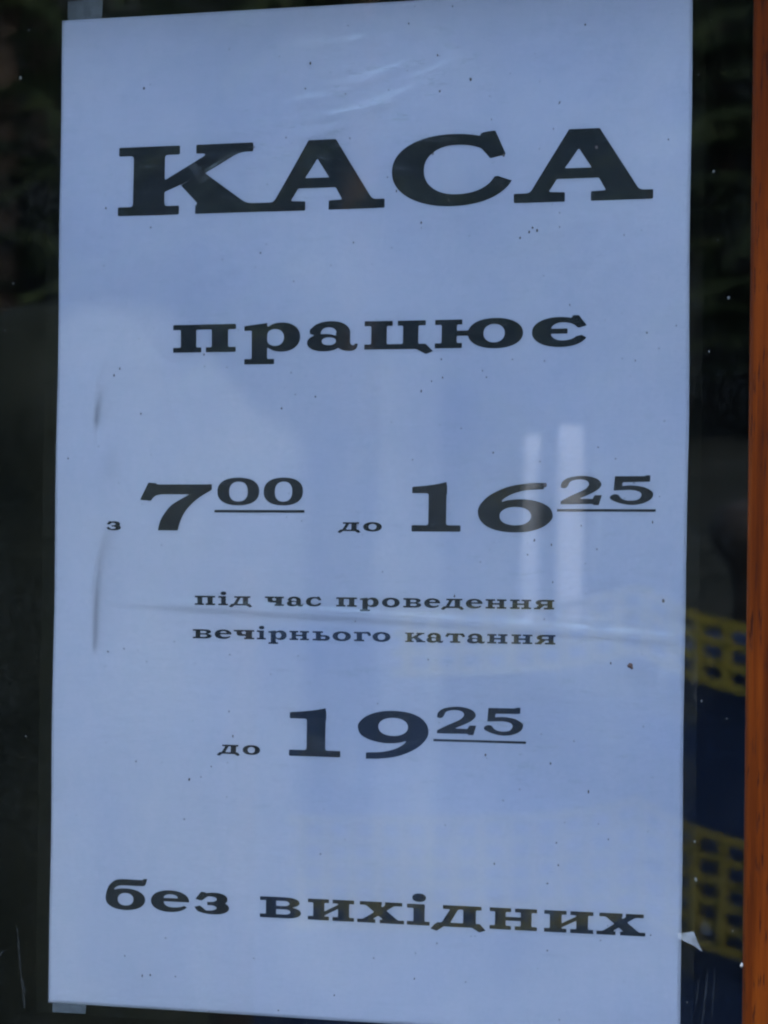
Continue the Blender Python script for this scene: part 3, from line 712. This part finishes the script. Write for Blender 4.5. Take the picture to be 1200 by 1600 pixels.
def specks(name, items, mat):
    V, F = [], []
    for (x, z, r, el) in items:
        v, f = dome(x, z, r, r * el, GF + 0.00001, 0.00012, 6, random.random())
        k = len(V)
        V += v
        F += [tuple(k + q for q in g) for g in f]
    return mesh_obj(name, V, F, mat)
it = []
for _ in range(420):
    x, z = random.uniform(-104, 104), random.uniform(-148, 148)
    if random.random() > 0.35 + 0.65 * max(0.0, (x + 60) / 165) * (0.55 + 0.45 * (z > -20)): continue
    it.append((x, z, random.choice((0.11, 0.14, 0.17, 0.21, 0.27)), random.uniform(0.9, 1.9)))
for x, z, r in ((63.6, 7.4, 0.62), (54.6, 78.0, 0.3), (57.5, 79.6, 0.35), (60.0, 79.9, 0.4), (58.6, 80.8, 0.3), (-45.0, 0, 0.2), (26.0, 103.0, 0.35), (49.0, 101.8, 0.4), (78.5, 103.0, 0.42), (38, 124.0, 0.4), (28.0, 121.0, 0.35), (-72.0, 126, 0.35), (-15.0, 131.0, 0.4), (-53.0, -79.6, 0.4), (101.0, -25.0, 0.5), (45.5, -69.6, 0.35)):
    it.append((x, z, r, 1.3))
tag(specks('dirt_specks', it, M_SPECK), 'tiny dark dirt specks scattered over the glass in front of the notice', 'dirt', kind='stuff')
it = []
for _ in range(22):
    x = random.choice((random.uniform(-127, -106), random.uniform(107, 124)))
    it.append((x, random.uniform(-150, 150), random.choice((0.10, 0.14, 0.2, 0.3)), random.uniform(0.8, 1.6)))
for _ in range(60):
    it.append((random.uniform(-84, 94), random.choice((random.uniform(88, 110), random.uniform(47, 56), random.uniform(-72, -58), random.uniform(-6, 9))), random.choice((0.1, 0.14, 0.18)), 1.0))
it += [(115.0, 95.0, 0.5, 1.0), (120.0, 59.5, 0.45, 1.1), (112.0, -102.5, 0.5, 1.6), (111.5, -92.0, 0.4, 1.2), (-116.0, 131.0, 0.5, 1.3)]
tag(specks('dust_specks', it, M_DUST), 'tiny pale dust specks scattered over the dark glass and lettering', 'dust', kind='stuff')
v, f = dome(90.9, -43.3, 0.85, 0.75, GF + 0.00001, 0.0004, 10)
v2, f2 = dome(91.5, -43.9, 0.55, 0.6, GF + 0.00001, 0.0003, 8)
v += v2; f += [tuple(11 + q for q in g) for g in f2]
tag(mesh_obj('mud_spot', v, f, M_MUD), 'largest dark brown mud spot on the glass at the lower right of the notice', 'mud spot')
v, f = dome(130.6, -124.9, 0.38, 0.8, FR + 0.00062, 0.0012, 9)
tag(mesh_obj('paint_chip', v, f, M_CHIP), 'small white paint chip on the edge of the wooden frame', 'paint chip')

# ------------------------------------------------------------------ outside, facing the window: what the glass mirrors
def net_strip(z_top, rows, pitch_z, x0, mat, label):
    root = empty('webbing_net', (-2.2, -4.0, z_top - rows * pitch_z))
    tag(root, label, 'net', 'yellow nets facing the window')
    x1, px_ = -1.3, 0.037
    def sag(x):
        if x > -1.815: return -0.030 * (1 - math.exp(-(x + 1.815) / 0.06)) - 0.16 * (x + 1.815)
        return -0.030 * (1 - math.exp(-(-1.815 - x) / 0.10)) - 0.022 * (-1.815 - x)
    H = rows * pitch_z
    n = 50
    for r in range(rows + 1):
        V, F = [], []
        for i in range(n):
            x = x0 + (x1 - x0) * i / (n - 1)
            z = sag(x) + H - r * pitch_z
            for (dy, dz) in ((-0.002, -0.005), (0.002, -0.005), (0.002, 0.005), (-0.002, 0.005)): V.append((x + 2.2, dy, z + dz))
        for i in range(n - 1):
            a = 4 * i
            for q in range(4): F.append((a + q, a + (q + 1) % 4, a + 4 + (q + 1) % 4, a + 4 + q))
        F += [(3, 2, 1, 0), (4 * n - 4, 4 * n - 3, 4 * n - 2, 4 * n - 1)]
        mesh_obj('strap', V, F, mat, root)
    v, f = box_data(-0.005, 0.005, -0.0045, 0.0045, -0.004, H + 0.004)
    proto = None
    x = x0 + 0.02
    while x < x1:
        if proto is None:
            o = proto = mesh_obj('strap', v, f, mat, root)
        else:
            o = proto.copy()
            COL.objects.link(o)
            o.parent = root
        o.location = (x + 2.2, 0, sag(x))
        x += px_
    return root
net_strip(1.494, 3, 0.0250, -2.16, M_YELLOW, 'upper yellow webbing net mirrored in the glass beside the notice')
net_strip(1.232, 5, 0.0270, -2.31, M_OLIVE, 'lower yellow webbing net mirrored in the glass near the sill')

# blue tarpaulin slung behind the nets, rippled
xs = np.linspace(-2.44, -1.2, 60)
zs = np.linspace(0.05, 1.44, 30)
X, Zm = np.meshgrid(xs, zs)
Yv = -4.10 + 0.02 * np.sin(X * 11 + 0.8 * Zm) + 0.012 * np.sin(X * 23 - 3 * Zm) + 0.01 * np.sin(Zm * 9)
V = np.c_[X.ravel(), Yv.ravel(), Zm.ravel()]
F = [(j * 60 + i, j * 60 + i + 1, (j + 1) * 60 + i + 1, (j + 1) * 60 + i) for j in range(29) for i in range(59)]
tarp = mesh_obj('tarpaulin', V, F, M_BLUE, smooth=True)
s = tarp.modifiers.new('thickness', 'SOLIDIFY'); s.thickness = 0.003
tag(tarp, 'dark blue tarpaulin hanging behind the yellow nets in the reflection', 'tarpaulin')

v, f = lathe([(0.028, 0.0), (0.028, 1.50), (0.024, 1.512), (0.010, 1.518)], 14)
for x in (-2.42, -1.26):
    o = mesh_obj('fence_post', v, f, M_STAIN, smooth=True, loc=(x, -4.05, 0.0))
    tag(o, 'slim dark fence post carrying the yellow nets', 'fence post', 'posts of the yellow nets')

for (xa, xb, zt, lab) in ((-4.522, -4.476, 1.884, 'narrower of the two white posts mirrored over the closing hour figures'), (-4.430, -4.358, 1.907, 'wider of the two white posts mirrored over the closing hour figures')):
    hw = (xb - xa) / 2 * 0.86
    v, f = box_data(-hw, hw, -hw * 0.5, hw * 0.5, -0.1, zt)
    po = mesh_obj('white_post', v, f, M_WHITE, loc=((xa + xb) / 2, -9.0, 0))
    po.rotation_euler.z = math.radians(-28)
    b = po.modifiers.new('bevel', 'BEVEL'); b.width = 0.004; b.segments = 2
    tag(po, lab, 'post', 'white posts on the slope')

# canvas-covered heap
N1, N2 = 40, 18
V, F = [], []
for i in range(N1):
    a = 2 * math.pi * i / N1
    for j in range(N2 + 1):
        t = j / N2
        prof = math.cos(t * math.pi / 2) ** 0.75
        fold = 1 + 0.04 * math.sin(5 * a + 2) * (1 - prof) + 0.03 * math.sin(11 * a) * t
        rr = 0.36 * math.sin(t * math.pi / 2) ** 0.7 * fold + 0.001
        V.append((rr * math.cos(a) * 1.15, rr * math.sin(a) * 0.8, 2.05 * prof + 0.03 * math.sin(14 * t + a * 2) * t * (1 - t) * 4))
for i in range(N1):
    for j in range(N2):
        a0, a1 = i * (N2 + 1), ((i + 1) % N1) * (N2 + 1)
        F.append((a0 + j, a0 + j + 1, a1 + j + 1, a1 + j))
heap = mesh_obj('canvas_heap', V, F, M_CANVAS, smooth=True, loc=(-4.28, -6.5, -0.002))
tag(heap, 'olive canvas thrown over a tall stack, mirrored dimly left of the notice', 'canvas cover')

v, f = lathe([(0.045, -0.1), (0.042, 1.50), (0.05, 1.55), (0.085, 1.59), (0.095, 1.63), (0.08, 1.68), (0.03, 1.70)], 14)
tag(mesh_obj('dark_bollard', v, f, M_STAIN, smooth=True, loc=(-3.455, -8.0, 0)), 'black knobbed post mirrored in the glass strip beside the wooden frame', 'post')

# spruces on the slope
def spruce(seed, height, rad):
    rs = random.Random(seed)
    tv, tf = lathe([(0.20, -0.5), (0.17, 0.6), (0.11, height * 0.5), (0.03, height * 0.97)], 8)
    V, F = [], []
    n = int(height * 10)
    for i in range(n):
        t = (i + rs.random()) / n
        z = 0.5 + (height - 0.5) * t
        L = rad * (1 - t) ** 0.85 * rs.uniform(0.72, 1.12) + 0.12
        a = i * 2.39996 + rs.uniform(-0.3, 0.3)
        ca, sa_ = math.cos(a), math.sin(a)
        m = max(5, int(L * 9))
        for k in range(m):
            u = (k + 0.6) / m
            px0, pz0 = L * u, z - L * 0.35 * u * u + 0.10 * L * u
            for s in (-1, 1):
                wl = 0.42 * (1 - 0.55 * u) * rs.uniform(0.7, 1.2)
                ang = rs.uniform(0.5, 1.0) * s
                dx, dy = math.cos(ang) * wl, math.sin(ang) * wl
                dz = -rs.uniform(0.05, 0.28)
                hw = 0.055
                b0 = (px0 - hw, 0.0, pz0)
                b1 = (px0 + hw, 0.0, pz0 - 0.06)
                tip = (px0 + dx, dy, pz0 + dz)
                mid = (px0 + dx * 0.5, dy * 0.5 + hw * s, pz0 + dz * 0.35 - 0.08)
                q = len(V)
                for (lx, ly, lz) in (b0, b1, mid, tip):
                    V.append((lx * ca - ly * sa_, lx * sa_ + ly * ca, lz))
                F += [(q, q + 1, q + 2), (q, q + 2, q + 3)]
    return (tv, tf), (V, F)
protos = [spruce(1, 11.0, 2.9), spruce(2, 9.0, 2.5)]
pm = []
for (tv, tf), (cv, cf) in protos:
    t_o = mesh_obj('trunk', tv, tf, M_BARK)
    c_o = mesh_obj('crown', cv, cf, M_NEEDLE)
    pm.append((t_o, c_o))
spots = [(-33.5, -47.0, 0, 1.05), (-30.2, -45.5, 1, 1.1), (-27.4, -47.5, 0, 1.0), (-25.0, -45.0, 1, 1.2), (-22.3, -47.0, 0, 0.95), (-19.6, -45.2, 1, 1.15), (-16.6, -47.2, 0, 1.05), (-13.0, -45.5, 1, 1.0),
         (-29.0, -52.0, 0, 1.25), (-24.0, -52.5, 0, 1.2), (-19.0, -52.0, 0, 1.3), (-34.5, -53.0, 0, 1.2), (-14.0, -53.0, 0, 1.2)]
used = set()
for (x, y, k, sc) in spots:
    root = empty('spruce_tree', (x, y, float(terrain(np.array(x), np.array(y))) - 0.05))
    sc *= 1.3
    root.scale = (sc, sc, sc)
    root.rotation_euler.z = random.uniform(0, 6.28)
    tag(root, 'dark spruce in the row on the slope mirrored behind the notice', 'tree', 'spruces on the slope')
    for src in pm[k]:
        if src.name in used:
            o = src.copy()
            COL.objects.link(o)
        else:
            o = src
            used.add(src.name)
        o.parent = root
